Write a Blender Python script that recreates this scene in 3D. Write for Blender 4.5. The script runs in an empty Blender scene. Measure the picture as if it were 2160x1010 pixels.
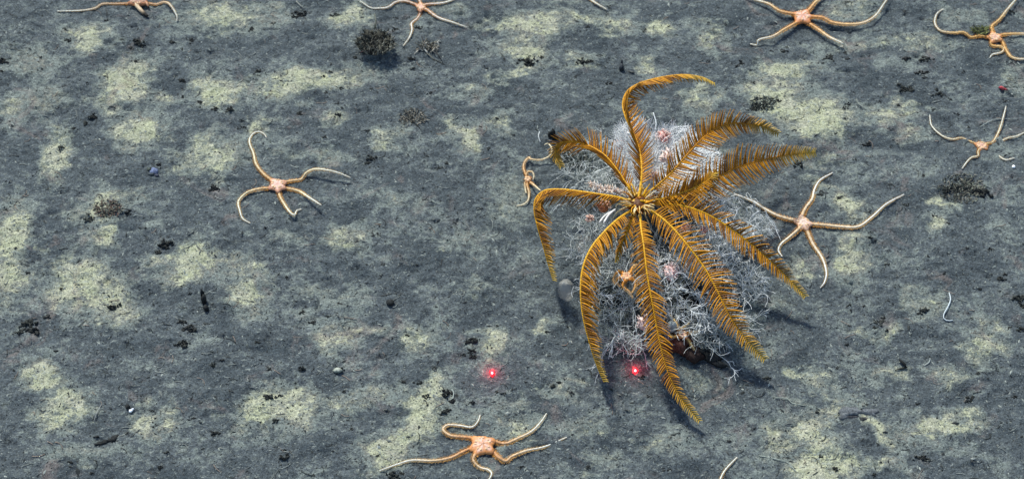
import bpy, math, random
import numpy as np
from mathutils import Vector

# ------------------------------------------------------------------ camera, sky, sun, exposure
scene = bpy.context.scene
COL = scene.collection
S = 1.0 / 3000.0                       # one photo pixel on the seabed is a third of a millimetre
PITCH = math.radians(52.0)
HF = math.radians(15.0)                # half horizontal field of view
DIST = 1080 * S / math.tan(HF)
CAM = Vector((0.0, -DIST * math.cos(PITCH), DIST * math.sin(PITCH)))
FWD = Vector((0.0, math.cos(PITCH), -math.sin(PITCH)))
UPV = Vector((0.0, math.sin(PITCH), math.cos(PITCH)))
RGT = Vector((1.0, 0.0, 0.0))

cd = bpy.data.cameras.new('camera')
cam = bpy.data.objects.new('camera', cd)
COL.objects.link(cam)
cam.location = CAM
cam.rotation_euler = (math.pi / 2 - PITCH, 0, 0)
cd.angle = 2 * HF
cd.clip_start = 0.01
cd.clip_end = 200
cd.dof.use_dof = True
cd.dof.focus_distance = 1.29
cd.dof.aperture_fstop = 14.0
scene.camera = cam

SUN_EL = math.radians(52)
SUN_DIR = (-0.42, 0.90)                # where the light comes from, seen from above
az = math.atan2(SUN_DIR[0], SUN_DIR[1])
world = bpy.data.worlds.new("World")
scene.world = world
world.use_nodes = True
nt = world.node_tree
bg = nt.nodes['Background']
sky = nt.nodes.new('ShaderNodeTexSky')
sky.sky_type = 'NISHITA'
sky.sun_disc = False
sky.sun_elevation = SUN_EL
sky.sun_rotation = az % (2 * math.pi)
nt.links.new(sky.outputs[0], bg.inputs[0])
bg.inputs[1].default_value = 0.12
sd = bpy.data.lights.new('sun', 'SUN')
sd.energy = 3.3
sd.angle = math.radians(4.0)
sd.color = (1.0, 0.985, 0.90)
sun = bpy.data.objects.new('sun', sd)
COL.objects.link(sun)
hl = math.hypot(*SUN_DIR)
ldir = Vector((SUN_DIR[0] / hl * math.cos(SUN_EL), SUN_DIR[1] / hl * math.cos(SUN_EL), math.sin(SUN_EL)))
sun.rotation_euler = ldir.to_track_quat('Z', 'Y').to_euler()
sun.location = ldir * 3

vs = scene.view_settings
vs.view_transform = 'Standard'
vs.look = 'None'
vs.exposure = 0.46
vs.gamma = 1.0

# ------------------------------------------------------------------ helpers
rnd = random.Random(7)


def ray(px, py):
    t = math.tan(HF) / 1080.0
    return FWD + RGT * ((px - 1080) * t) + UPV * ((505 - py) * t)


def lattice(seed):
    return np.random.RandomState(seed).rand(257, 257)


LATS = [lattice(100 + i) for i in range(8)]


def vnoise(x, y, k):
    L = LATS[k % 8]
    x = np.asarray(x, dtype=float) + 1000.37 * (k + 1)
    y = np.asarray(y, dtype=float) + 777.71 * (k + 1)
    xi = np.floor(x).astype(int); yi = np.floor(y).astype(int)
    fx = x - xi; fy = y - yi
    fx = fx * fx * (3 - 2 * fx); fy = fy * fy * (3 - 2 * fy)
    xi %= 256; yi %= 256
    a = L[xi, yi]; b = L[xi + 1, yi]; c = L[xi, yi + 1]; d = L[xi + 1, yi + 1]
    return (a * (1 - fx) + b * fx) * (1 - fy) + (c * (1 - fx) + d * fx) * fy


MOUND = None


def gz(x, y):
    """height of the mud in metres"""
    x = np.asarray(x, dtype=float); y = np.asarray(y, dtype=float)
    u = x / S; v = y / S
    h = (vnoise(u / 260, v / 260, 0) - .5) * 16
    h += (vnoise(u / 90, v / 70, 1) - .5) * 7
    h += (vnoise(u / 36, v / 28, 2) - .5) * 6.5
    h += (vnoise(u / 14, v / 11, 3) - .5) * 3.6 * (.4 + 1.2 * vnoise(u / 120, v / 90, 6))
    h += (vnoise(u / 6.5, v / 6, 4) - .5) * 2.2
    h -= 9 * np.clip(vnoise(u / 19, v / 15, 7) - .86, 0, 1) / .14 * np.clip(vnoise(u / 150, v / 110, 1) * 2 - .6, 0, 1)
    if MOUND is not None:
        mx, my, rx, ry, mh = MOUND
        d = ((x - mx) / rx) ** 2 + ((y - my) / ry) ** 2
        h += mh * np.exp(-d * 1.6) * (1 + .35 * (vnoise(u / 45, v / 45, 5) - .5))
    return h * S


def W(px, py, h=0.0, rel=True):
    """photo pixel -> point h (in photo pixels of size) above the mud (rel) or above z=0"""
    r = ray(px, py)
    z = 0.0
    for _ in range(4):
        t = (h * S + z - CAM.z) / r.z
        p = CAM + r * t
        if not rel:
            break
        z = float(gz(p.x, p.y))
    return p


_m = W(1395, 590, 0, False)
MOUND = (_m.x, _m.y, 190 * S, 170 * S, 26)


def cr(pts, n):
    """Catmull-Rom through pts (list of Vectors), n samples evenly by length"""
    P = [pts[0] * 2 - pts[1]] + list(pts) + [pts[-1] * 2 - pts[-2]]
    out = []
    for i in range(1, len(P) - 2):
        a, b, c, d = P[i - 1], P[i], P[i + 1], P[i + 2]
        for k in range(12):
            t = k / 12
            out.append(0.5 * ((2 * b) + (c - a) * t + (2 * a - 5 * b + 4 * c - d) * t * t + (3 * b - a - 3 * c + d) * t ** 3))
    out.append(P[-2].copy())
    L = [0.0]
    for i in range(1, len(out)):
        L.append(L[-1] + (out[i] - out[i - 1]).length)
    res = []
    j = 0
    for k in range(n):
        s = L[-1] * k / (n - 1)
        while j < len(L) - 2 and L[j + 1] < s:
            j += 1
        f = (s - L[j]) / max(1e-12, L[j + 1] - L[j])
        res.append(out[j].lerp(out[j + 1], min(1, f)))
    return res


def mixc(a, b, t):
    t = max(0, min(1, t))
    return tuple(a[i] * (1 - t) + b[i] * t for i in range(3))


class MB:
    def __init__(self):
        self.v = []; self.f = []; self.c = []

    def tube(self, pts, rad, col, sides=5, cap=True):
        n = len(pts)
        b = len(self.v)
        ref = Vector((.31, .22, .93))
        for i, p in enumerate(pts):
            t = (pts[min(n - 1, i + 1)] - pts[max(0, i - 1)])
            if t.length < 1e-9:
                t = Vector((0, 0, 1))
            t.normalize()
            s = t.cross(ref)
            if s.length < 1e-3:
                s = t.cross(Vector((1, 0, 0)))
            s.normalize(); u = s.cross(t)
            r = rad[i] if isinstance(rad, (list, tuple)) else rad
            c = col[i] if isinstance(col, list) else col
            for k in range(sides):
                a = 2 * math.pi * k / sides
                q = p + (s * math.cos(a) + u * math.sin(a)) * r
                self.v.append(q[:]); self.c.append(c)
        for i in range(n - 1):
            for k in range(sides):
                k2 = (k + 1) % sides
                self.f.append((b + i * sides + k, b + i * sides + k2, b + (i + 1) * sides + k2, b + (i + 1) * sides + k))
        if cap:
            self.f.append(tuple(b + k for k in reversed(range(sides))))
            self.f.append(tuple(b + (n - 1) * sides + k for k in range(sides)))

    def lump(self, p, rx, ry, rz, col, seg=10, rough=.2, seed=0, rot=0.0, jag=0.0):
        """closed knobbly ellipsoid; col a colour or function(dir)->colour"""
        R = random.Random(seed)
        ph = [R.uniform(0, 6.28) for _ in range(9)]
        rings = max(4, seg // 2 + 1)
        b = len(self.v)
        cr_, sr_ = math.cos(rot), math.sin(rot)

        def pt(th, fi):
            d = Vector((math.sin(th) * math.cos(fi), math.sin(th) * math.sin(fi), math.cos(th)))
            k = 1 + rough * (math.sin(3.1 * d.x + ph[0] + 2 * d.z) * .5 + math.sin(5.3 * d.y + ph[1] + 3 * d.x) * .35 + math.sin(9 * d.z + ph[2] + 7 * d.y) * .3 + math.sin(13 * d.x + ph[3] - 8 * d.y) * .2)
            if jag:
                k *= 1 + R.uniform(-jag, jag)
            x, y, z = d.x * rx * k, d.y * ry * k, d.z * rz * k
            q = (p.x + x * cr_ - y * sr_, p.y + x * sr_ + y * cr_, p.z + z)
            c = col(d) if callable(col) else col
            self.v.append(q); self.c.append(c)
        pt(0, 0)
        for i in range(1, rings):
            for k in range(seg):
                pt(math.pi * i / rings, 2 * math.pi * k / seg)
        pt(math.pi, 0)
        last = len(self.v) - 1
        for k in range(seg):
            k2 = (k + 1) % seg
            self.f.append((b, b + 1 + k, b + 1 + k2))
            self.f.append((last, last - seg + k2, last - seg + k))
            for i in range(rings - 2):
                a0 = b + 1 + i * seg
                self.f.append((a0 + k, a0 + seg + k, a0 + seg + k2, a0 + k2))

    def build(self, name, mat, parent=None, smooth=True):
        me = bpy.data.meshes.new(name)
        org = Vector((0, 0, 0))
        me.from_pydata(self.v, [], self.f)
        at = me.color_attributes.new('col', 'FLOAT_COLOR', 'POINT')
        arr = np.ones((len(self.v), 4), dtype=np.float32)
        if self.c:
            arr[:, :3] = np.array(self.c, dtype=np.float32)
        at.data.foreach_set('color', arr.ravel())
        if smooth:
            me.polygons.foreach_set('use_smooth', [True] * len(me.polygons))
        me.materials.append(mat)
        me.update()
        o = bpy.data.objects.new(name, me)
        COL.objects.link(o)
        if parent is not None:
            o.parent = parent
            o.matrix_parent_inverse = parent.matrix_world.inverted() if False else parent_inv(parent)
        return o


def parent_inv(p):
    from mathutils import Matrix
    m = Matrix.Identity(4)
    q = p
    chain = []
    while q is not None:
        chain.append(q); q = q.parent
    # parents here are only translated empties at top level; deeper parents sit at the origin of their frame
    root = chain[-1]
    if len(chain) == 1:
        return Matrix.Translation(-Vector(root.location))
    return Matrix.Identity(4)


def thing(name, label, cat, loc, group=None):
    o = bpy.data.objects.new(name, None)
    o.empty_display_size = 0.01
    COL.objects.link(o)
    o.location = loc
    o['label'] = label; o['category'] = cat
    if group:
        o['group'] = group
    return o


def tag(o, label, cat, group=None):
    """a thing that is one mesh: move its origin to its base and describe it"""
    me = o.data
    n = len(me.vertices)
    a = np.empty(n * 3, dtype=np.float32)
    me.vertices.foreach_get('co', a)
    a = a.reshape(-1, 3)
    c = (a.max(0) + a.min(0)) / 2
    c[2] = a[:, 2].min()
    a -= c
    me.vertices.foreach_set('co', a.ravel())
    o.location = [float(q) for q in c]
    o['label'] = label; o['category'] = cat
    if group:
        o['group'] = group
    return o


# ------------------------------------------------------------------ materials
def vcol_mat(name, rough=.7, noise=.25, nscale=900, sub=0.0, spec=.25, alpha=None):
    m = bpy.data.materials.new(name)
    m.use_nodes = True
    t = m.node_tree; N = t.nodes; L = t.links
    b = N['Principled BSDF']
    a = N.new('ShaderNodeAttribute'); a.attribute_name = 'col'
    tc = N.new('ShaderNodeTexCoord')
    nz = N.new('ShaderNodeTexNoise'); nz.inputs['Scale'].default_value = nscale; nz.inputs['Detail'].default_value = 3
    L.new(tc.outputs['Object'], nz.inputs['Vector'])
    mr = N.new('ShaderNodeMapRange')
    mr.inputs[1].default_value = .3; mr.inputs[2].default_value = .7
    mr.inputs[3].default_value = 1 - noise; mr.inputs[4].default_value = 1 + noise
    L.new(nz.outputs[0], mr.inputs[0])
    mx = N.new('ShaderNodeVectorMath'); mx.operation = 'SCALE'
    L.new(a.outputs['Color'], mx.inputs[0]); L.new(mr.outputs[0], mx.inputs['Scale'])
    L.new(mx.outputs[0], b.inputs['Base Color'])
    b.inputs['Roughness'].default_value = rough
    b.inputs['Specular IOR Level'].default_value = spec
    if sub:
        b.inputs['Subsurface Weight'].default_value = sub
        b.inputs['Subsurface Radius'].default_value = (1, .6, .4)
        b.inputs['Subsurface Scale'].default_value = .003
    if alpha is not None:
        b.inputs['Alpha'].default_value = alpha
    return m


M_star = vcol_mat('brittle_star_skin', .6, .22, 700)
M_crin = vcol_mat('feather_star_skin', .55, .25, 600)
M_coral = vcol_mat('coral_tissue', .6, .15, 500)
M_soft = vcol_mat('polyp_flesh', .5, .3, 400, sub=.25)
M_rock = vcol_mat('dark_debris', .85, .5, 900)
M_grain = vcol_mat('sediment_grain', .8, .2, 500)


def mud_material():
    m = bpy.data.materials.new('seabed_mud')
    m.use_nodes = True
    t = m.node_tree; N = t.nodes; L = t.links
    b = N['Principled BSDF']
    b.inputs['Roughness'].default_value = .9
    b.inputs['Specular IOR Level'].default_value = .12
    tc = N.new('ShaderNodeTexCoord')

    def noise(scale, detail=4, rough=.6, dist=0, vec=None, sy=1.0):
        n = N.new('ShaderNodeTexNoise')
        n.inputs['Scale'].default_value = scale
        n.inputs['Detail'].default_value = detail
        n.inputs['Roughness'].default_value = rough
        n.inputs['Distortion'].default_value = dist
        if sy != 1.0:
            mp = N.new('ShaderNodeMapping'); mp.inputs['Scale'].default_value = (1, sy, 1)
            L.new(tc.outputs['Object'], mp.inputs[0]); L.new(mp.outputs[0], n.inputs['Vector'])
        else:
            L.new(tc.outputs['Object'], n.inputs['Vector'])
        return n.outputs[0]

    def mr(inp, a, bb, c=0.0, d=1.0, smooth=False):
        n = N.new('ShaderNodeMapRange')
        if smooth:
            n.interpolation_type = 'SMOOTHSTEP'
        n.inputs[1].default_value = a; n.inputs[2].default_value = bb
        n.inputs[3].default_value = c; n.inputs[4].default_value = d
        L.new(inp, n.inputs[0])
        return n.outputs[0]

    def math_(op, a, bb):
        n = N.new('ShaderNodeMath'); n.operation = op
        for i, q in enumerate((a, bb)):
            if isinstance(q, (int, float)):
                n.inputs[i].default_value = q
            else:
                L.new(q, n.inputs[i])
        return n.outputs[0]

    def mix(f, a, bb, mode='MIX'):
        n = N.new('ShaderNodeMix'); n.data_type = 'RGBA'; n.blend_type = mode
        if isinstance(f, (int, float)):
            n.inputs[0].default_value = f
        else:
            L.new(f, n.inputs[0])
        for i, q in ((6, a), (7, bb)):
            if isinstance(q, tuple):
                n.inputs[i].default_value = (*q, 1)
            else:
                L.new(q, n.inputs[i])
        return n.outputs[2]

    at = N.new('ShaderNodeAttribute'); at.attribute_name = 'patch'
    P = at.outputs['Fac']
    # grey-blue mud, mottled
    n1 = noise(24, 6, .66, .5, sy=1.6)
    n2 = noise(130, 6, .75, .4, sy=1.2)
    n3 = noise(620, 4, .75)
    base = mix(mr(n1, .36, .64), (.062, .078, .086), (.122, .143, .150))
    # lacy grey-green film over the mud
    lace = math_('ADD', math_('MULTIPLY', n1, .75), math_('ADD', math_('MULTIPLY', n2, .55), math_('MULTIPLY', P, .42)))
    base = mix(mr(math_('ADD', lace, math_('MULTIPLY', math_('SUBTRACT', noise(260, 5, .8, .5), .5), .35)), .66, .80, 0, .7, smooth=True), base, (.215, .250, .222))
    base = mix(mr(n2, .36, .49, .75, 0), base, (.045, .056, .062))
    # cream-green sediment patches: a broken dusty halo, then the pale core
    e1 = math_('SUBTRACT', noise(50, 7, .80, .8, sy=1.3), .5)
    e2 = math_('ADD', math_('SUBTRACT', noise(230, 6, .85, .6, sy=1.2), .5), math_('MULTIPLY', math_('SUBTRACT', noise(105, 5, .8, 1.2, sy=1.3), .5), .8))
    edge = math_('ADD', math_('MULTIPLY', e1, 1.5), math_('MULTIPLY', e2, 1.5))
    pn = math_('ADD', P, edge)
    hm = mr(pn, .28, .50, 0, .7, smooth=True)
    base = mix(hm, base, mix(mr(n1, .4, .6), (.205, .232, .192), (.215, .212, .180)))
    pm = mr(math_('ADD', P, math_('ADD', math_('MULTIPLY', e1, 1.5), math_('MULTIPLY', e2, 1.5))), .52, .74, smooth=True)
    pm = math_('MULTIPLY', pm, mr(noise(95, 5, .75), .28, .48, .45, 1))
    pcol = mix(mr(noise(70, 3, .6), .35, .65), (.390, .415, .270), (.415, .420, .315))
    col = mix(pm, base, pcol)
    # pinkish-brown stains, sparse
    br = mr(noise(30, 5, .66, 1), .57, .72, 0, .42, smooth=True)
    col = mix(br, col, (.25, .20, .175))
    # fine grain, light and dark
    g = mr(n3, .30, .72, .42, 1.60)
    g2 = mr(noise(1300, 3, .7), .30, .70, .60, 1.42)
    gg = math_('MULTIPLY', g, g2)
    vm = N.new('ShaderNodeVectorMath'); vm.operation = 'SCALE'
    L.new(col, vm.inputs[0]); L.new(gg, vm.inputs['Scale'])
    col = vm.outputs[0]
    # dark specks of debris lying in the mud, more of them in some places
    dn = math_('ADD', noise(150, 6, .8, 1.0, sy=1.7), math_('MULTIPLY', math_('SUBTRACT', noise(22, 3, .6), .5), .30))
    dk = mr(dn, .605, .66, 0, .92, smooth=True)
    col = mix(dk, col, (.016, .020, .020))
    lt = mr(math_('ADD', noise(230, 4, .8, .6, sy=1.8), math_('MULTIPLY', P, .05)), .59, .69, 0, .75, smooth=True)
    col = mix(lt, col, (.36, .40, .36))
    L.new(col, b.inputs['Base Color'])
    # relief of the grain
    hsum = math_('ADD', math_('MULTIPLY', n3, .5), math_('MULTIPLY', n2, 1.1))
    bp = N.new('ShaderNodeBump')
    bp.inputs['Strength'].default_value = .9
    bp.inputs['Distance'].default_value = .0022
    L.new(hsum, bp.inputs['Height'])
    L.new(bp.outputs[0], b.inputs['Normal'])
    return m


# ------------------------------------------------------------------ seabed
PATCH = [  # x, y, rx, ry, turn (deg, clockwise in the photo), strength
    (480, 35, 75, 28, 0, .85), (190, 80, 38, 24, 20, .9), (272, 175, 36, 45, 10, 1), (240, 212, 45, 18, 0, .95),
    (460, 195, 50, 28, 0, 1), (300, 280, 42, 30, 15, 1), (118, 330, 25, 48, 0, .85), (650, 165, 100, 17, -3, 1), (615, 190, 50, 18, -15, .9),
    (560, 195, 30, 14, 0, .7), (570, 15, 40, 14, 0, .6), (740, 35, 32, 22, 0, .85), (950, 22, 30, 12, 0, .6), (985, 292, 20, 28, 0, 1), (960, 275, 22, 15, 0, .8),
    (1060, 262, 20, 16, 0, .7), (812, 290, 32, 18, 25, .75), (700, 252, 26, 12, 0, .75), (445, 335, 60, 30, -10, .9), (440, 300, 30, 18, 0, .75),
    (552, 262, 20, 16, 0, .75), (395, 352, 30, 14, 0, .8), (215, 440, 45, 25, -20, .85), (210, 503, 26, 18, 0, .9), (28, 500, 36, 52, 0, .9),
    (22, 590, 30, 42, 0, .85), (160, 598, 52, 45, 15, 1), (235, 625, 50, 38, 20, 1), (392, 560, 52, 30, -5, 1), (355, 540, 26, 16, 0, .7), (530, 612, 30, 36, 0, .95),
    (495, 560, 34, 15, 0, .65), (730, 500, 34, 24, 0, .75), (88, 800, 32, 22, 0, 1), (132, 860, 46, 28, -10, 1), (325, 890, 24, 24, -20, .95),
    (580, 862, 78, 34, -8, .95), (600, 830, 50, 20, 0, .8), (905, 835, 30, 40, 30, 1.05), (870, 895, 62, 30, -35, 1.1), (820, 945, 46, 26, -30, 1), (960, 880, 40, 20, 0, .5),
    (725, 700, 52, 20, -12, .75), (700, 727, 20, 14, 0, .8), (768, 688, 36, 14, -10, .7), (872, 712, 26, 24, 30, .85), (735, 850, 28, 24, 0, .7), (800, 830, 40, 14, 0, .6),
    (1040, 716, 24, 30, 0, .9), (1005, 695, 28, 12, 0, .7), (1130, 50, 55, 24, 0, .9), (1060, 50, 50, 14, -10, .8), (1112, 100, 42, 24, 10, .85),
    (1245, 42, 75, 15, 15, .8), (1320, 58, 34, 15, -5, .9), (1392, 54, 28, 15, 0, 1), (1090, 152, 36, 10, -20, .8), (1235, 132, 34, 12, 0, .65), (1500, 58, 22, 10, 0, .75),
    (1510, 86, 18, 22, 0, .7), (1372, 142, 16, 12, 0, .8), (1660, 150, 50, 26, 0, .95), (1690, 242, 74, 36, 8, 1.15), (1640, 200, 55, 30, 0, .95),
    (1482, 205, 20, 26, 0, .85), (1452, 215, 20, 12, 0, .6), (1790, 18, 44, 14, 0, .7), (1860, 240, 36, 18, 0, .9), (1920, 222, 50, 10, 0, .7), (1775, 95, 50, 12, 0, .5), (1850, 85, 45, 14, 0, .6),
    (1920, 285, 40, 14, -10, .65), (1790, 435, 30, 20, 30, 1), (1790, 545, 28, 42, 0, .95), (1992, 432, 20, 12, 30, .8), (1968, 475, 14, 20, 20, .9), (1740, 400, 40, 12, 20, .55),
    (1730, 345, 40, 12, 0, .5), (1680, 560, 24, 26, 0, .7), (1940, 640, 40, 20, 10, .6), (1700, 905, 45, 24, 35, 1.05), (1625, 930, 26, 26, 20, 1.0), (1725, 975, 52, 44, 0, 1.05), (1770, 985, 36, 34, 0, .9),
    (1868, 908, 32, 14, 30, 1.05), (2000, 893, 62, 20, 0, 1.1), (1950, 905, 50, 16, 0, .9), (1700, 785, 38, 12, 8, .9), (1730, 810, 30, 14, 20, .7), (1740, 855, 50, 12, -15, .8), (1880, 700, 22, 12, 0, .9), (1820, 690, 26, 10, 0, .6),
    (2070, 735, 28, 34, 20, .8), (2080, 692, 20, 20, 0, .75), (2010, 790, 40, 14, 0, .6), (1400, 925, 60, 14, 0, .4), (1250, 900, 44, 18, 0, .55), (1090, 888, 40, 26, 10, .8), (1170, 812, 46, 14, -10, .6), (1260, 960, 40, 16, 0, .5),
    (1152, 690, 16, 12, 0, .7), (1470, 802, 36, 18, 0, .55), (2110, 100, 20, 10, 0, .3), (2150, 165, 20, 30, 0, .6), (2030, 30, 50, 14, 0, .4), (1960, 90, 60, 12, 0, .6),
    (1240, 590, 20, 20, 0, .3), (60, 130, 50, 30, 0, .5), (90, 210, 50, 14, 0, .45), (30, 225, 20, 16, 0, .8), (345, 215, 24, 12, 0, .6), (1880, 790, 36, 14, 0, .6), (1290, 370, 10, 10, 0, .2),
    (160, 965, 50, 12, 0, .45), (1990, 940, 60, 10, 0, .2), (1850, 985, 50, 14, 0, .7), (1000, 610, 50, 12, 0, .4), (980, 520, 60, 18, 0, .35), (700, 620, 60, 14, 0, .45), (610, 500, 50, 12, 0, .4), (1050, 170, 30, 10, 0, .5),
    (1080, 420, 40, 60, 0, .45), (1000, 200, 60, 10, 0, .35), (860, 420, 60, 12, 0, .35), (660, 330, 70, 14, 0, .45), (1580, 660, 60, 20, 0, .45), (1500, 320, 30, 10, 0, .3),
]


def axis_coords(lo, hi, step, far):
    mid = list(np.arange(lo, hi + step / 2, step))
    a = []
    s = step; p = lo
    while p > -far:
        s *= 1.35; p -= s; a.append(p)
    b = []
    s = step; p = mid[-1]
    while p < far:
        s *= 1.35; p += s; b.append(p)
    return np.array(a[::-1] + mid + b)


def build_seabed():
    xs = axis_coords(-.43, .43, .00115, 6.0)
    ys = axis_coords(-.225, .265, .00125, 6.0)
    X, Y = np.meshgrid(xs, ys)
    Z = gz(X, Y)
    P = np.zeros_like(X)
    U = X / S; V = Y / S
    XW = X + ((vnoise(U / 38, V / 34, 6) - .5) * 46 + (vnoise(U / 15, V / 15, 7) - .5) * 26) * S
    YW = Y + ((vnoise(U / 44, V / 30, 5) - .5) * 40 + (vnoise(U / 16, V / 13, 4) - .5) * 24) * S
    for (px, py, rx, ry, turn, st) in PATCH:
        c = W(px, py, 0, False)
        k = (c - CAM).length / DIST * S
        a = math.radians(turn)
        dx = (XW - c.x) / k
        dy = -(YW - c.y) / k * math.sin(PITCH)
        u = (dx * math.cos(a) + dy * math.sin(a)) / (rx * 1.12)
        v = (-dx * math.sin(a) + dy * math.cos(a)) / (ry * 1.12)
        d = np.sqrt(u * u + v * v)
        P = np.maximum(P, st * np.clip(1.40 - d * .78, 0, 1) ** 1.2 * .8)
    nx, ny = len(xs), len(ys)
    co = np.stack([X, Y, Z], -1).reshape(-1, 3).astype(np.float32)
    idx = np.arange(nx * ny).reshape(ny, nx)
    q = np.stack([idx[:-1, :-1], idx[:-1, 1:], idx[1:, 1:], idx[1:, :-1]], -1).reshape(-1, 4).astype(np.int32)
    me = bpy.data.meshes.new('seabed')
    me.vertices.add(len(co)); me.vertices.foreach_set('co', co.ravel())
    me.loops.add(q.size); me.loops.foreach_set('vertex_index', q.ravel())
    me.polygons.add(len(q))
    me.polygons.foreach_set('loop_start', np.arange(0, q.size, 4, dtype=np.int32))
    me.polygons.foreach_set('use_smooth', np.ones(len(q), dtype=bool))
    me.update(calc_edges=True)
    at = me.attributes.new('patch', 'FLOAT', 'POINT')
    at.data.foreach_set('value', P.ravel().astype(np.float32))
    me.materials.append(mud_material())
    o = bpy.data.objects.new('seabed', me)
    COL.objects.link(o)
    o['kind'] = 'structure'
    return o


build_seabed()

# fine grains, shell grit and tube fragments: nobody could count them
R = random.Random(3)
g = MB()
for i in range(42000):
    px = R.uniform(-60, 2220); py = R.uniform(-50, 1060)
    p = W(px, py, 0, False)
    p.z = float(0)
    s = R.choice((.8, .8, 1, 1, 1.3, 2.0)) * S * R.uniform(.7, 1.3)
    if R.random() < .012:
        s *= 2
    k = R.random()
    if k < .34:
        c = mixc((.02, .025, .025), (.06, .065, .06), R.random())
    elif k < .60:
        c = mixc((.20, .23, .21), (.40, .43, .38), R.random())
    else:
        c = mixc((.09, .105, .11), (.2, .215, .19), R.random())
    b = len(g.v)
    a = R.uniform(0, 3.14)
    e = R.choice((1, 1, 1.5, 2.6))
    ca, sa = math.cos(a), math.sin(a)
    for (x, y, z) in ((e, 0, 0), (0, 1, .1), (-e, 0, 0), (0, -1, -.1), (.1, .2, .8), (0, 0, -.8)):
        x *= s * R.uniform(.7, 1.2); y *= s * R.uniform(.7, 1.2); z *= s
        g.v.append((p.x + x * ca - y * sa, p.y + x * sa + y * ca, z)); g.c.append(c)
    for f in ((0, 1, 4), (1, 2, 4), (2, 3, 4), (3, 0, 4), (1, 0, 5), (2, 1, 5), (3, 2, 5), (0, 3, 5)):
        g.f.append(tuple(b + q for q in f))
arr = np.array(g.v)
cen = arr.reshape(-1, 6, 3)[:, 0:4, :2].mean(1)
zz = np.repeat(gz(cen[:, 0], cen[:, 1]), 6)
arr[:, 2] += zz + .3 * S
g.v = [tuple(r) for r in arr]
o = g.build('sediment_grit', M_grain, None, smooth=False)
o['kind'] = 'stuff'

# hair-thin tubes and fibres lying on the mud
g = MB()
for i in range(900):
    px = R.uniform(-40, 2200); py = R.uniform(-40, 1050)
    ln = R.uniform(8, 26)
    a = R.gauss(0, .7)
    pts = []
    bend = R.uniform(-1.2, 1.2)
    p0 = W(px, py, 0, False)
    for k in range(5):
        t = k / 4
        aa = a + bend * t
        q = Vector((p0.x + math.cos(aa) * ln * t * S, p0.y + math.sin(aa) * ln * t * S, 0))
        q.z = float(gz(q.x, q.y)) + R.uniform(.3, 2.2) * S
        pts.append(q)
    c = R.choice(((.30, .33, .30), (.2, .22, .2), (.03, .035, .03), (.05, .05, .045), (.25, .2, .16)))
    g.tube(pts, R.uniform(.35, .8) * S, c, 3)
o = g.build('tube_litter', M_grain, None)
o['kind'] = 'stuff'


# ------------------------------------------------------------------ brittle stars
ORANGE = (.55, .21, .04)
PEACH = (.68, .34, .14)
CREAM = (.74, .62, .42)
PALE = (.72, .75, .68)


def star_arm(pts, r0, base, mid, tip, seed, spines=True, rk=1.0):
    Rr = random.Random(seed)
    P = [W(q[0], q[1], (q[2] if len(q) > 2 else 2.5)) for q in pts]
    L = sum((P[i + 1] - P[i]).length for i in range(len(P) - 1))
    n = max(14, int(L / S / 2.2))
    C = cr(P, n)
    rad = []; col = []
    for i in range(n):
        t = i / (n - 1)
        r = (r0 * (1 - t) ** .9 * .54 + .8) * (1 + .16 * math.sin(i * 2.1)) * rk
        rad.append(r * S)
        c = mixc(base, mid, t / .45) if t < .45 else mixc(mid, tip, (t - .45) / .35)
        c = mixc(c, (.22, .07, .02), (.55 if (i // 2) % 3 == 0 else .12) * max(0, 1 - t * 1.6) * Rr.uniform(.5, 1))
        col.append(c)
    m = MB()
    m.tube(C, rad, col, 6)
    if spines:
        for i in range(1, n - 1):
            t = i / (n - 1)
            T = (C[i + 1] - C[i - 1]).normalized()
            B = T.cross(Vector((0, 0, 1)))
            if B.length < 1e-4:
                continue
            B.normalize()
            for s in (-1, 1):
                for k in range(2):
                    ln = (r0 * .95 * (1 - t) ** .6 + 1.2) * Rr.uniform(.7, 1.25) * S
                    d = (B * s + T * Rr.uniform(.3, .9) + Vector((0, 0, 1)) * Rr.uniform(-.3, .35)).normalized()
                    a = C[i] + B * s * rad[i] * .7
                    cc = mixc((.58, .25, .035), (.60, .42, .18), t * 1.4)
                    m.tube([a, a + d * ln], [.5 * S, .25 * S], cc, 3, False)
    return m


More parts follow.
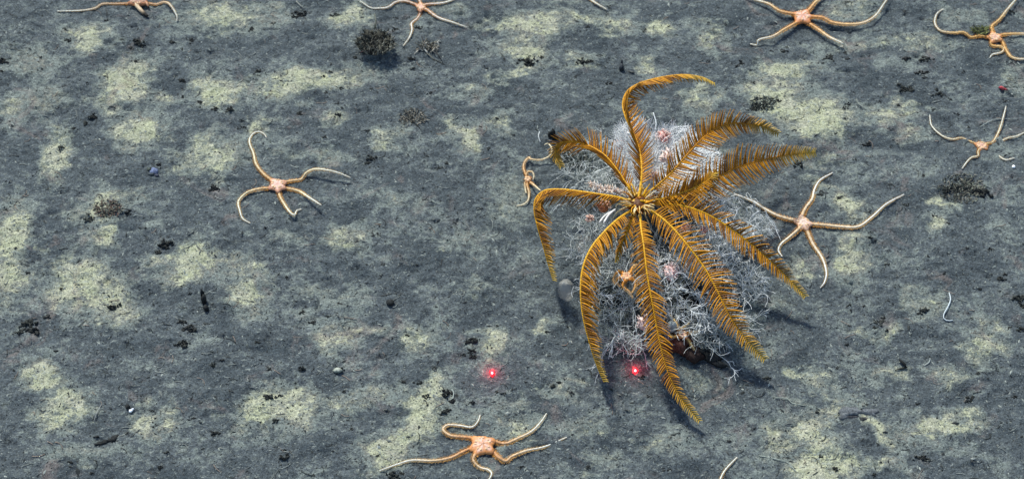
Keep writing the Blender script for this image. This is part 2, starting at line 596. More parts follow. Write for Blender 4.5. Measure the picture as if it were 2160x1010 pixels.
def star_disc(px, py, r, seed, col=PEACH, dark=None, h=4.5, dirs=()):
    p = W(px, py, h)
    m = MB()
    Rr = random.Random(seed)
    b = len(m.v)
    ph = Rr.uniform(0, 6.28)
    rings = [0, .3, .6, .85, 1.0, 1.02, .8, .3]
    zs = [1.05, 1.0, .86, .6, .2, -.3, -.7, -.75]
    seg = 30
    for j, rr in enumerate(rings):
        for k in range(seg):
            a = 2 * math.pi * k / seg
            lob = .84 + .03 * math.sin(11 * a + ph * 2)
            if dirs:
                lob += .42 * max(math.exp(-((abs(math.atan2(math.sin(a - q), math.cos(a - q)))) / .34) ** 2) for q in dirs)
            q = (p.x + math.cos(a) * rr * r * lob * S, p.y + math.sin(a) * rr * r * lob * S * 1.08, p.z + zs[j] * r * .30 * S * (1 + .1 * math.sin(7 * a + j)))
            m.v.append(q)
            c = mixc(col, (.70, .50, .42), .5 + .5 * math.sin(5 * a + ph + j)) if j < 3 else mixc(col, ORANGE, .5)
            if dark:
                c = mixc(c, dark, .5 + .4 * math.sin(9 * a + j * 3))
            m.c.append(c)
    for j in range(len(rings) - 1):
        for k in range(seg):
            k2 = (k + 1) % seg
            m.f.append((b + j * seg + k, b + (j + 1) * seg + k, b + (j + 1) * seg + k2, b + j * seg + k2))
    # radial shields and little spines at the arm bases
    for k in range(16):
        a = Rr.uniform(0, 6.28)
        d = Vector((math.cos(a), math.sin(a), Rr.uniform(-.1, .4)))
        q = p + d * r * .8 * S
        m.tube([q, q + d * 4.5 * S], [.8 * S, .3 * S], mixc(ORANGE, (.4, .15, .04), Rr.random()), 3, False)
    for k in range(5):
        a = 2 * math.pi * k / 5 + ph
        for s in (-.22, .22):
            q = p + Vector((math.cos(a + s) * r * .62 * S, math.sin(a + s) * r * .62 * S, r * .24 * S))
            m.lump(q, 3.4 * S, 2.4 * S, 1.8 * S, mixc(PEACH, CREAM, .5), 6, .1, seed + k, a)
    return m


def brittle_star(label, cx, cy, r, arms, seed, col=PEACH, r0=4.6, base=ORANGE, mid=CREAM, tip=PALE, dark=None, h=4.5, spines=True):
    t = thing('brittle_star', label, 'brittle star', W(cx, cy, 0), 'brittle stars spread on the mud')
    star_disc(cx, cy, r, seed, col, dark, h, [math.atan2(-(a[0][1] - cy) * 1.25, a[0][0] - cx) for a in arms]).build('disc', M_star, t)
    for i, a in enumerate(arms):
        star_arm([(cx + (a[0][0] - cx) * .35, cy + (a[0][1] - cy) * .35, h)] + a, r0, base, mid, tip, seed * 10 + i, spines).build('arm', M_star, t)
    return t


brittle_star('pink-centred brittle star alone on the grey mud, far left of the orange feather star', 585, 390, 17, [
    [(572, 380), (555, 366), (540, 346), (535, 325), (526, 300), (532, 284), (545, 278), (557, 283), (562, 291)],
    [(603, 384, 4), (620, 381, 2), (636, 378, 1), (646, 365, 8), (664, 357, 16), (690, 359, 20), (715, 365, 18), (740, 375, 12)],
    [(602, 397), (618, 400, 1), (634, 405, 3), (648, 414, 10), (664, 424, 14), (678, 433, 18)],
    [(588, 402), (590, 413), (598, 428, 5), (612, 448, 10), (621, 453, 8), (626, 444, 4), (636, 441, 2)],
    [(568, 397), (545, 399, 7), (520, 407, 6), (503, 425, 4), (506, 445), (512, 461), (528, 471, 3)]], 11, col=(.74, .46, .36), r0=4.4, base=(.60, .33, .12), mid=(.74, .66, .42))
brittle_star('orange brittle star at the bottom edge with one arm looped back over itself', 1018, 938, 22, [
    [(996, 924), (975, 921), (950, 918, 5), (935, 906, 6), (944, 896, 5), (970, 897), (995, 900), (1008, 888), (1013, 874)],
    [(1040, 930), (1065, 935, 1), (1090, 925, 3), (1120, 910, 4), (1140, 890, 7), (1153, 871, 10)],
    [(1038, 950), (1052, 964, 6), (1067, 972, 3), (1080, 962), (1110, 950, 4), (1150, 941, 3), (1196, 921, 3)],
    [(1008, 950), (1000, 962, 5), (999, 972, 3), (1012, 985, 1), (1030, 990, 6), (1037, 999, 8), (1029, 1014, 5)],
    [(996, 944), (975, 953, 2), (950, 965, 2), (915, 971, 3), (870, 970, 5), (842, 977, 5), (800, 992, 3)]], 12, col=(.68, .33, .16), r0=5.2, base=(.55, .22, .06), mid=(.68, .5, .3))
brittle_star('cream brittle star with five full arms right of the feather star', 1694, 470, 17, [
    [(1692, 455), (1700, 438), (1713, 420), (1718, 400), (1730, 380), (1757, 364)],
    [(1712, 473, 5), (1740, 475, 6), (1770, 478, 6), (1810, 478, 5), (1840, 457, 5), (1870, 430, 5), (1907, 410, 4)],
    [(1702, 486), (1715, 515, 4), (1735, 546, 4), (1743, 575), (1739, 595), (1730, 607)],
    [(1684, 484, 5), (1665, 500, 5), (1648, 514, 4), (1642, 528), (1650, 541)],
    [(1678, 466, 5), (1640, 455, 6), (1612, 440, 6), (1590, 426, 7), (1565, 415, 9), (1545, 408, 8)]], 13, col=(.74, .60, .48), r0=5.6, base=(.64, .44, .22), mid=(.76, .68, .52), tip=(.76, .78, .76))
brittle_star('large orange brittle star standing on bent arm tips near the top edge', 1692, 36, 21, [
    [(1672, 30, 10), (1645, 24, 14), (1622, 9, 14), (1600, 2, 10), (1570, -6, 5)],
    [(1706, 22, 10), (1720, 5, 10), (1735, -6, 8), (1762, -22, 4)],
    [(1712, 36, 12), (1735, 38, 12), (1755, 48, 8), (1790, 52, 10), (1822, 48, 12), (1846, 34, 14), (1862, 12, 14), (1875, -8, 10)],
    [(1704, 48, 9), (1725, 62, 12), (1750, 79, 14), (1774, 90, 14), (1779, 97, 6), (1771, 99, 2)],
    [(1680, 48, 9), (1655, 62, 14), (1630, 77, 14), (1601, 84, 12), (1597, 95, 5), (1582, 93, 3)]], 14, col=(.62, .26, .13), r0=5.4, base=(.62, .28, .09), mid=(.76, .52, .26), h=10)
brittle_star('orange brittle star at the upper right edge with two arms curled beneath it', 2098, 80, 15, [
    [(2093, 66), (2092, 56), (2108, 42, 5), (2125, 20, 7), (2147, -6, 6)],
    [(2115, 74, 6), (2135, 72, 8), (2165, 72, 6), (2205, 75, 4)],
    [(2113, 86, 4), (2121, 104, 4), (2134, 121, 4), (2158, 125, 4), (2195, 119, 3)],
    [(2090, 90, 4), (2093, 97, 4), (2112, 99, 4), (2117, 106, 4), (2110, 112, 3), (2094, 115), (2087, 123)],
    [(2080, 78, 5), (2066, 76, 3), (2048, 79, 2), (2032, 69, 4), (2012, 70, 5), (1985, 66, 5), (1972, 50, 6), (1976, 30, 6), (1990, 19, 4)]], 15, col=(.66, .34, .17), r0=4.2, base=(.62, .33, .09), mid=(.68, .46, .2))
brittle_star('small half-buried brittle star with thin white arm ends at the right edge', 2070, 308, 13, [
    [(2058, 303, 0), (2042, 297, -2), (2027, 291, 3), (2008, 294, 4), (1985, 285, 4), (1965, 265, 5), (1961, 242, 5)],
    [(2084, 303, 1), (2096, 298, 0), (2109, 272, 7), (2116, 248, 9), (2122, 224, 8)],
    [(2088, 308, -5), (2108, 300, -4), (2127, 291, 4), (2145, 287, 5), (2172, 274, 5)],
    [(2063, 320, 3), (2063, 329, 4), (2050, 332, 4), (2040, 341, 4), (2029, 356, 4)],
    [(2084, 316, -5), (2103, 326, -2), (2120, 337, 4), (2140, 333, 3)]], 16, h=1.5, col=(.55, .30, .17), r0=2.4, base=(.5, .34, .13), mid=(.7, .66, .48))
brittle_star('brittle star with long white arms beside the bristly clump, at the top edge', 888, 16, 12, [
    [(886, 30, 2), (880, 40, 1), (868, 50, 5), (869, 64, 6), (863, 80, 5), (850, 98, 3)],
    [(902, 22, 5), (915, 32, 5), (930, 40, 5), (950, 46, 5), (985, 58, 4)],
    [(900, 10, 3), (925, 8, 3), (945, 4, 4), (968, -6, 5)],
    [(876, 10, 3), (855, 3, 3), (835, 5, 4), (818, 16, 5), (800, 18, 2), (782, 17, 3), (760, 3, 4)],
    [(886, 5), (878, -10), (862, -22)]], 17, col=(.70, .40, .30), r0=3.2, base=(.62, .40, .26), mid=(.78, .74, .66))
brittle_star('brown-mottled brittle star cut by the top left edge with a blunt dark-tipped arm', 292, 2, 20, [
    [(272, 8, 3), (245, 9, 3), (216, 9, 4), (200, 18, 4), (170, 23, 3), (120, 24, 3)],
    [(312, 8, 3), (330, 10, 3), (345, 5, 5), (358, 10, 9), (372, 32, 10), (373, 46, 3)],
    [(285, -14, 5), (270, -24, 4), (240, -34, 3)],
    [(304, -14, 5), (330, -26, 4), (350, -32, 3)]], 18, col=(.60, .30, .18), r0=3.0, base=(.5, .26, .12), mid=(.68, .52, .34), dark=(.16, .07, .05), h=8)
t = [o for o in COL.objects if o.get('label', '').startswith('brown-mottled')][0]
m = MB()
pp = cr([W(282, 2, 9), W(290, 14, 9), W(299, 24, 8), (W(311, 35, 5))], 14)
m.tube(pp, [(5.5 - .12 * i) * S * (1 + .1 * math.sin(i * 2)) for i in range(14)], [mixc((.66, .5, .32), (.03, .025, .02), (i - 8) / 3) for i in range(14)], 7)
m.build('arm', M_star, t)
m = MB()
pp = cr([W(300, 0, 9), W(308, 6, 9), W(314, 16, 6)], 9)
m.tube(pp, [(4.5 - .3 * i) * S for i in range(9)], [mixc((.62, .34, .2), (.05, .03, .02), (i - 5) / 3) for i in range(9)], 6)
m.build('arm', M_star, t)
brittle_star('brittle star mostly beyond the top edge, one white arm tip in view right of centre', 1205, -28, 14, [
    [(1222, -16, 3), (1240, -4, 4), (1258, 8, 5), (1281, 21, 4)],
    [(1188, -34, 3), (1160, -38, 3), (1130, -36, 3)],
    [(1222, -40, 3), (1250, -52, 3)]], 19, r0=3.6, mid=(.74, .72, .6))
brittle_star('brittle star mostly beyond the bottom edge, one thin pale arm tip in view', 1494, 1052, 15, [
    [(1506, 1034, 3), (1518, 1012, 4), (1530, 990, 4), (1555, 963, 3)],
    [(1470, 1058, 3), (1440, 1056, 3)],
    [(1515, 1060, 3), (1550, 1066, 3)]], 20, r0=2.4, mid=(.7, .72, .62))

# ------------------------------------------------------------------ feather star
GOLD = (.68, .31, .010)
YEL = (.74, .42, .022)
BRN = (.36, .13, .006)
DBR = (.12, .038, .004)

fs = thing('feather_star', 'large golden orange feather star with ten feathery arms perched on the white coral bush', 'feather star', W(1345, 425, 150))


def feather_arm(pts, L0, theta, psi, seed, r0=3.3, yellow=.6, curl=.5, lean=.85, skip=0.06):
    """pts: (px, py, height). L0: longest pinnule. theta: which way the two rows open, turned about the arm from
    facing up to the side; psi: half angle between the rows."""
    Rr = random.Random(seed)
    P = [W(x, y, h, False) for (x, y, h) in pts]
    L = sum((P[i + 1] - P[i]).length for i in range(len(P) - 1)) / S
    n = int(L / 2.6)
    C = cr(P, n)
    up = -ray(1345, 450).normalized()
    rad = []; col = []
    for i in range(n):
        t = i / (n - 1)
        rad.append((r0 * (1 - t) ** .6 * .62 + .7) * (1 + .10 * math.sin(i * 2.4)) * S)
        c = mixc(YEL, GOLD, (t - .1) / .5)
        c = mixc(c, YEL, yellow * .8)
        if yellow < .2:
            c = mixc(c, BRN, min(1, .3 + t * 2) * .75)
        if i % 3 == 0:
            c = mixc(c, BRN, .35)
        c = mixc(c, (.55, .42, .08), max(0, (t - .8) * 3) if t > .8 else 0)
        col.append(c)
    ra = MB(); ra.tube(C, rad, col, 6)
    fr = MB()
    K = int(L / 4.5)
    f = lambda v: v(t) if callable(v) else v
    for k in range(K):
        t = (k + .5) / K
        if t < skip:
            continue
        x = t * (n - 1); i = min(n - 2, int(x)); a = C[i].lerp(C[i + 1], x - i)
        T = (C[min(n - 1, i + 2)] - C[max(0, i - 2)]).normalized()
        B = T.cross(up).normalized()          # to the right when going along the arm, seen from above
        N = B.cross(T).normalized()
        th = math.radians(f(theta)); ps = math.radians(f(psi))
        O = N * math.cos(th) + B * math.sin(th)
        Q = T.cross(O).normalized()
        env = min(1, .35 + t * 3.0) * (1 - max(0, t - .55) / .45 * .78)
        for s in (-1, 1):
            if Rr.random() < .03:
                continue
            ln = L0 * env * (Rr.uniform(.95, 1.05) + .05 * math.sin(k * .35 + seed)) * S
            pj = ps * (Rr.uniform(.96, 1.04) + .06 * math.sin(k * .23 + s + seed))
            d = (O * math.cos(pj) + Q * s * math.sin(pj)).normalized()
            ca = lean * (Rr.uniform(.95, 1.05) + .08 * math.sin(k * .31 + seed)) + .10 * math.sin(k * 1.7 + s + math.sin(k * .5) * 2)
            if Rr.random() < .05:
                ca += Rr.uniform(-.35, .35); ln *= Rr.uniform(.5, 1)
            pt = []
            q = a.copy()
            m_ = 6
            wob = Rr.uniform(-.05, .05)
            for j in range(m_):
                pt.append(q.copy())
                tt = j / (m_ - 1)
                dd = (d * math.cos(ca + wob) + T * math.sin(ca + wob) + T * curl * (tt - .35) - Vector((0, 0, 1)) * .10 * tt).normalized()
                q = q + dd * ln / (m_ - 1)
            dark = Rr.choice((0, .2, .5, 1.0, 1.1)) + .2 * math.sin(k * .4 + s)
            c0 = mixc(mixc(GOLD, BRN, .45), DBR, dark * .6)
            c1 = mixc(mixc(GOLD, BRN, .25), DBR, dark * .8)
            if t > .78:
                c0 = mixc(c0, (.58, .42, .06), (t - .78) * 3); c1 = mixc(c1, (.60, .48, .12), (t - .78) * 3.5)
            cc = [mixc(c0, c1, j / (m_ - 1)) for j in range(m_)]
            cc[-1] = mixc(cc[-1], (.55, .36, .12), .3)
            fr.tube(pt, [2.1 * S, 1.9 * S, 1.6 * S, 1.25 * S, .9 * S, .4 * S], cc, 3, False)
    ao = ra.build('arm', M_crin, fs)
    po = fr.build('pinnule_fringe', M_crin, ao)
    return ao


feather_arm([(1347, 418, 158), (1352, 385, 168), (1353, 350, 176), (1348, 315, 182), (1334, 278, 186), (1319, 245, 190), (1314, 218, 192), (1324, 192, 190), (1350, 176, 186), (1392, 164, 178), (1440, 158, 168), (1480, 163, 160), (1508, 176, 155)],
            44, lambda t: 15 if t < .2 else 15 + min(1, (t - .2) / .2) * 60, lambda t: 62 if t < .2 else 46 - 10 * t, 31, curl=.25, lean=.62)
feather_arm([(1360, 412, 156), (1388, 390, 166), (1418, 362, 174), (1448, 328, 180), (1480, 294, 180), (1512, 270, 172), (1548, 260, 160), (1590, 264, 144), (1618, 270, 130), (1642, 283, 116)],
            41, 8, 72, 32, curl=.35, lean=.42, yellow=.1)
feather_arm([(1362, 425, 156), (1400, 418, 164), (1440, 406, 168), (1472, 392, 166), (1496, 378, 160), (1510, 362, 152)],
            30, 0, 70, 33, curl=.3, lean=.55, r0=2.8)
feather_arm([(1364, 430, 150), (1410, 418, 152), (1460, 404, 150), (1500, 382, 146), (1540, 360, 142), (1580, 345, 136), (1630, 333, 126), (1680, 325, 114), (1720, 322, 100)],
            47, 5, 76, 34, curl=.45, lean=.38, yellow=.0)
feather_arm([(1366, 432, 150), (1405, 430, 156), (1448, 436, 156), (1492, 452, 150), (1535, 478, 138), (1580, 512, 120), (1622, 548, 98), (1662, 586, 74), (1699, 626, 50)],
            36, -8, 66, 35, curl=.3, lean=.55, yellow=.8)
feather_arm([(1360, 440, 150), (1390, 455, 156), (1422, 484, 156), (1456, 524, 148), (1488, 568, 134), (1515, 618, 116), (1540, 668, 94), (1572, 714, 70), (1614, 758, 46)],
            45, -6, 72, 36, curl=.3, lean=.48, yellow=.7)
feather_arm([(1350, 448, 150), (1352, 478, 158), (1358, 520, 156), (1364, 570, 144), (1372, 620, 126), (1382, 672, 104), (1392, 724, 82), (1406, 776, 60), (1432, 832, 40), (1476, 888, 20)],
            36, 4, 66, 37, curl=.3, lean=.62, yellow=.75)
feather_arm([(1340, 448, 150), (1330, 468, 158), (1320, 494, 156), (1308, 520, 146), (1300, 552, 130)],
            26, -25, 55, 38, curl=.3, lean=.8, r0=3.2, yellow=.7)
feather_arm([(1330, 445, 150), (1304, 462, 160), (1276, 488, 162), (1248, 522, 156), (1230, 564, 142), (1225, 615, 122), (1230, 668, 100), (1244, 724, 76), (1258, 768, 56), (1274, 806, 40)],
            44, -74, 26, 39, curl=.35, lean=.50, yellow=1.1, r0=3.6)
feather_arm([(1332, 425, 152), (1300, 416, 162), (1262, 410, 168), (1222, 404, 170), (1184, 400, 168), (1150, 402, 160), (1131, 418, 150), (1127, 444, 138), (1134, 478, 122), (1146, 520, 104), (1156, 556, 88), (1167, 592, 74)],
            42, lambda t: -62 if t < .42 else -72, lambda t: 40 if t < .42 else 26, 40, curl=.35, lean=.55, yellow=.8)
feather_arm([(1338, 415, 155), (1318, 384, 166), (1298, 354, 174), (1272, 325, 178), (1238, 306, 172), (1204, 299, 160), (1178, 304, 148), (1172, 326, 132), (1184, 352, 116)],
            44, lambda t: 35 if t < .55 else -15, lambda t: 58 if t < .5 else 66, 41, curl=.3, lean=.75)

# central body: knobbly plates, short spiny arm bases and the curled cirri beneath
m = MB()
cc = W(1346, 432, 146, False)
m.lump(cc, 20 * S, 22 * S, 14 * S, lambda d: mixc(DBR, (.07, .02, .005), .5 + .5 * math.sin(9 * d.x + 7 * d.y)), 18, .25, 5)
Rr = random.Random(55)
for i in range(46):
    a = Rr.uniform(0, 6.28); rr = Rr.uniform(6, 23) * S
    q = cc + Vector((math.cos(a) * rr, math.sin(a) * rr, Rr.uniform(7, 14) * S))
    m.lump(q, Rr.uniform(2.4, 5) * S, Rr.uniform(2, 4) * S, 3 * S, Rr.choice((YEL, GOLD, (.78, .55, .16), BRN, DBR, (.62, .4, .1))), 7, .2, i, a)
m.build('body', M_crin, fs)
m = MB()
for i in range(90):
    a = Rr.uniform(0, 6.28)
    q = cc + Vector((math.cos(a) * 14 * S, math.sin(a) * 14 * S, Rr.uniform(2, 12) * S))
    d = Vector((math.cos(a), math.sin(a), Rr.uniform(.1, 1.4))).normalized()
    pts = [q]
    for k in range(4):
        q = q + d * Rr.uniform(6, 9) * S
        d = (d + Vector((Rr.uniform(-.3, .3), Rr.uniform(-.3, .3), -.15))).normalized()
        pts.append(q)
    m.tube(pts, [1.4 * S, 1.3 * S, 1.1 * S, .9 * S, .5 * S], Rr.choice((YEL, GOLD, (.74, .56, .2), (.75, .62, .36), BRN)), 4)
m.build('oral_pinnules', M_crin, fs)
for i in range(14):
    m = MB()
    a = 2 * math.pi * i / 14 + Rr.uniform(-.15, .15)
    q = cc + Vector((math.cos(a) * 12 * S, math.sin(a) * 12 * S, -6 * S))
    d = Vector((math.cos(a), math.sin(a), .1))
    pts = [q]
    for k in range(9):
        q = q + d * 6.5 * S
        d = (d + Vector((0, 0, -.28))).normalized()
        pts.append(q)
    m.tube(pts, [(1.9 - .1 * k) * S for k in range(10)], [mixc((.7, .5, .2), (.7, .62, .42), k / 9) for k in range(10)], 5)
    m.build('cirrus', M_crin, fs)

def tuft(x, y, r, n, lmin, lmax, cols, seed, h=0, flat=.6, thick=1.0, base=None):
    m = MB(); R2 = random.Random(seed)
    for i in range(n):
        a = R2.uniform(0, 6.28); rr = R2.uniform(0, 1) ** .6
        p = W(x + math.cos(a) * r * rr, y + math.sin(a) * r * .7 * rr, h)
        d = Vector((math.cos(a) * rr + R2.gauss(0, .5), math.sin(a) * rr + R2.gauss(0, .5), R2.uniform(.1, 1.3) * flat * 1.6)).normalized()
        pts = [p]
        ln = R2.uniform(lmin, lmax) / 4 * S
        for k in range(4):
            p = p + d * ln
            d = (d + Vector((R2.gauss(0, .3), R2.gauss(0, .3), R2.gauss(0, .3)))).normalized()
            pts.append(p)
        m.tube(pts, [thick * S * k for k in (1.3, 1.2, 1.0, .8, .5)], R2.choice(cols), 3, False)
    return m



# ------------------------------------------------------------------ white coral bush under it
cb = thing('coral_bush', 'tangled bush of fine white branching coral under the feather star', 'coral', W(1395, 590, 0))
WH = (.68, .72, .70)
WH2 = (.40, .44, .43)
WGR = (.24, .28, .26)


def grow(m, p, d, ln, r, depth, Rr, c0, c1, wander=.45, up=.12, zmax=None):
    n = max(4, int(ln / 4.5))
    pts = [p.copy()]
    q = p.copy()
    kids = []
    K = Vector((Rr.gauss(0, 1), Rr.gauss(0, 1), Rr.gauss(0, .7))) * wander * .5
    for k in range(n):
        K = K * .8 + Vector((Rr.gauss(0, 1), Rr.gauss(0, 1), Rr.gauss(0, .8))) * wander * .32
        d = (d + K + Vector((0, 0, up * .4))).normalized()
        q = q + d * ln / n * S
        g0 = float(gz(q.x, q.y)) + 1.5 * S
        if q.z < g0:
            q.z = g0; d.z = abs(d.z)
        if zmax is not None and q.z > zmax(q):
            d.z = -abs(d.z) * .4; q.z = zmax(q)
        pts.append(q.copy())
        if depth > 0 and k > 0 and Rr.random() < .30:
            kids.append((q.copy(), d.copy()))
    rads = [r * (1 - .45 * k / n) * S for k in range(n + 1)]
    cs = [mixc(c0, c1, k / n) for k in range(n + 1)]
    m.tube(pts, rads, cs, 3, False)
    for (kp, kd) in kids:
        ax = Vector((Rr.gauss(0, 1), Rr.gauss(0, 1), Rr.gauss(0, 1))).normalized()
        nd = (kd + kd.cross(ax) * Rr.uniform(.5, 1.2)).normalized()
        grow(m, kp, nd, ln * Rr.uniform(.4, .75), max(.5, r * .85), depth - 1, Rr, c1, mixc(c1, (.84, .88, .9), .3), wander, up, zmax)


def dome(q):
    # upper surface of the bush
    dx = (q.x - MOUND[0]) / (265 * S); dy = (q.y - (MOUND[1] + 25 * S)) / (285 * S)
    d = dx * dx + dy * dy
    return max(12, 138 * math.sqrt(max(0, 1 - d))) * S


def blob_points(n, Rr, spec):
    out = []
    for _ in range(n):
        x, y, rx, ry, h0, h1 = Rr.choice(spec)
        while True:
            a, b = Rr.uniform(-1, 1), Rr.uniform(-1, 1)
            if a * a + b * b < 1:
                break
        out.append((x + a * rx, y + b * ry, Rr.uniform(h0, h1)))
    return out


# regions of the bush in the photograph: x, y, rx, ry, heights its twigs start at
Rr = random.Random(77)
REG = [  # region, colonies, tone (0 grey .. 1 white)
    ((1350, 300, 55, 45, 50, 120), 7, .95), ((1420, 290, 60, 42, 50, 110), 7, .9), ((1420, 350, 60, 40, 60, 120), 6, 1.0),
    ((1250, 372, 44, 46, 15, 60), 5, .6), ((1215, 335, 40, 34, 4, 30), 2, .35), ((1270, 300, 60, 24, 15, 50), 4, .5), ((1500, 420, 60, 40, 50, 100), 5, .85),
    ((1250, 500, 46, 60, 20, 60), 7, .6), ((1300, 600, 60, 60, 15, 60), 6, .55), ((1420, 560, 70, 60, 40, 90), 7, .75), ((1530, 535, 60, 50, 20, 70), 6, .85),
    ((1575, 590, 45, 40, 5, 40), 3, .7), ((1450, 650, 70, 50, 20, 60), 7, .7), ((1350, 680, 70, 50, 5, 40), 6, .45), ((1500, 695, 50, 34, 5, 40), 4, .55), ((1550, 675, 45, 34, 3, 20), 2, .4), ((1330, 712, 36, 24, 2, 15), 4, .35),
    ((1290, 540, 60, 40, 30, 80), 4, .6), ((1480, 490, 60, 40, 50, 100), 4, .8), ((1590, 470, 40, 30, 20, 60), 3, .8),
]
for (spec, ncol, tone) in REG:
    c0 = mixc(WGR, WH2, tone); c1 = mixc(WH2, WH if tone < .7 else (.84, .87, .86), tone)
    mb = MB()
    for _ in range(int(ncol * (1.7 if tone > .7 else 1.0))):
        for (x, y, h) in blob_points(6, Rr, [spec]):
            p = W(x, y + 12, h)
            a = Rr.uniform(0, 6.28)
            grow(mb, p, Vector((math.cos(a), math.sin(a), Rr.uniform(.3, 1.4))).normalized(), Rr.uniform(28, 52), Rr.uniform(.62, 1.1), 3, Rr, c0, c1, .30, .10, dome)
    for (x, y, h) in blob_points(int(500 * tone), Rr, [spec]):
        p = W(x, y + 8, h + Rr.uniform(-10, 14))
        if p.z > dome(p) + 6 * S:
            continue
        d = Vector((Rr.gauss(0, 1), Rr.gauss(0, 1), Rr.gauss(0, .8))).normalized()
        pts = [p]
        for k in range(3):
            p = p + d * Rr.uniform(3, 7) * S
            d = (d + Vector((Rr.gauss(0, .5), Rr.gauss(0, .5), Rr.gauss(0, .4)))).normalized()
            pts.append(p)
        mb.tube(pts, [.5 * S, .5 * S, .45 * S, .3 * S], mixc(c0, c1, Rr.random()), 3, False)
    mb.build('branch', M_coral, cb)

mb = tuft(1390, 595, 160, 2200, 5, 14, [(.12, .14, .13), (.16, .19, .17), (.24, .28, .25), (.05, .06, .055), (.03, .035, .03)], 66, 1, .5, .8)  # grey-green mat; near-black strands painted in as shade, for depth
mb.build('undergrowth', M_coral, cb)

sq = MB()
sq.lump(W(1420, 688, 44), 12 * S, 11 * S, 15 * S, (.34, .38, .38), 16, .08, 9)
tag(sq.build('sea_squirt', M_soft), 'smooth pale grey rounded sea squirt low in the bush right of the straight lower arm', 'sea squirt')

# thick supporting stems from the mud up to the feather star
mb = MB()
for (x, y) in ((1350, 560), (1400, 600), (1450, 590), (1320, 600), (1380, 520), (1470, 540), (1300, 500), (1440, 470), (1360, 640), (1500, 600)):
    a = W(x, y + 40, 0); b = W(x + Rr.uniform(-50, 50), y - 60, 100, False)
    pts = cr([a, a.lerp(b, .5) + Vector((Rr.uniform(-20, 20) * S, Rr.uniform(-20, 20) * S, 0)), b], 12)
    mb.tube(pts, [(4.5 - .25 * k) * S for k in range(12)], mixc(WGR, (.32, .30, .26), Rr.random()), 6)
top = [W(1350, 600, 0), W(1352, 560, 50), W(1350, 500, 110, False), W(1347, 445, 138, False)]
mb.tube(cr(top, 14), [7 * S] * 14, (.34, .30, .24), 7)
mb.build('stem', M_coral, cb)

# milky glassy sponge mass behind the top arm
sp = MB()
for i, (x, y, h, rx, ry, rz) in enumerate(((1350, 325, 78, 50, 62, 22), (1420, 340, 76, 60, 62, 22), (1385, 385, 86, 70, 40, 22))):
    sp.lump(W(x, y, h, False), rx * S, ry * S, rz * S, lambda d: mixc((.80, .82, .82), (.84, .78, .76), .5 + .5 * math.sin(5 * d.x + 4 * d.y)), 44, .16, 60 + i, 0, .10)
o = sp.build('sponge', vcol_mat('sponge_tissue', .7, .35, 160, sub=.3, alpha=.75))
tag(o, 'milky white translucent sponge behind the upper arms of the feather star', 'sponge')
sp = MB()
for i in range(3600):
    x, y, h = blob_points(1, Rr, [(1345, 310, 50, 50, 90, 135), (1420, 325, 58, 55, 80, 115), (1385, 380, 75, 36, 90, 130), (1460, 350, 50, 50, 70, 100)])[0]
    p = W(x, y, h, False)
    a = math.atan2(-(y - 350), x - 1385) + Rr.gauss(0, .7)
    d = Vector((math.cos(a), math.sin(a), Rr.uniform(-.1, .9))).normalized()
    pts = [p]
    for k in range(4):
        p = p + d * Rr.uniform(4, 8) * S
        d = (d + Vector((Rr.gauss(0, .3), Rr.gauss(0, .3), Rr.gauss(0, .2)))).normalized()
        pts.append(p)
    sp.tube(pts, [.75 * S, .7 * S, .6 * S, .5 * S, .3 * S], mixc((.74, .78, .80), (.88, .90, .90), Rr.random()), 3, False)
sp.build('spicules', M_coral, o).matrix_parent_inverse = __import__('mathutils').Matrix.Translation(-Vector(o.location))


def polyp(label, x, y, h, r, col, col2, seed):
    t = thing('anemone', label, 'anemone', W(x, y, h, False))
    R2 = random.Random(seed)
    p = W(x, y, h, False)
    b = MB()
    b.lump(p, r * S, r * S, r * .85 * S, lambda d: mixc(col, col2, .5 + .5 * math.sin(7 * d.x + 5 * d.y + seed)), 16, .25, seed)
    b.build('body', M_soft, t)
    b = MB()
    for i in range(34):
        a = R2.uniform(0, 6.28); el = R2.uniform(0, 1.4)
        d = Vector((math.cos(a) * math.cos(el), math.sin(a) * math.cos(el), math.sin(el)))
        q = p + d * r * .8 * S
        d2 = (d + Vector((R2.gauss(0, .5), R2.gauss(0, .5), .2))).normalized()
        b.tube([q, q + d * r * .4 * S, q + d * r * .4 * S + d2 * r * .35 * S], [1.7 * S, 1.4 * S, .9 * S], mixc(col2, (.8, .66, .6), R2.uniform(0, .7)), 4)
    b.build('tentacles', M_soft, t)


PK = (.66, .24, .20); PK2 = (.78, .50, .45)
polyp('pinkish red anemone in the white coral, topmost, right of the curled upper arm', 1399, 290, 118, 13, PK, PK2, 1)
polyp('pale pink anemone on the milky sponge just below the topmost red anemone', 1406, 332, 128, 14, (.76, .56, .5), (.82, .68, .62), 2)
polyp('small pink anemone in the gap between the top arm and the upper left arm', 1306, 308, 100, 10, (.74, .5, .44), PK2, 3)
polyp('brownish red anemone just under the left arm of the feather star near its body', 1272, 436, 110, 12, (.42, .13, .05), (.58, .25, .12), 4)
polyp('reddish anemone between the two lower right arms, nearer the body', 1447, 482, 120, 9, (.60, .22, .15), (.72, .38, .3), 5)
polyp('small red anemone touching the second right arm, right of its neighbour', 1484, 486, 118, 7, (.60, .22, .15), (.72, .38, .3), 6)
polyp('knobbly pale pink anemone between the straight lower arm and the lower right arm', 1415, 575, 98, 15, (.66, .40, .38), (.76, .58, .56), 7)
polyp('pale pink anemone half hidden behind the straight lower arm', 1358, 682, 50, 14, (.62, .42, .38), (.7, .54, .5), 8)
polyp('small orange anemone among the roots of the lower left arm', 1244, 462, 70, 7, (.58, .26, .16), (.7, .4, .3), 9)
polyp('salmon anemone hugging the feather star body on its upper right', 1378, 372, 136, 10, (.74, .42, .28), (.8, .6, .5), 10)

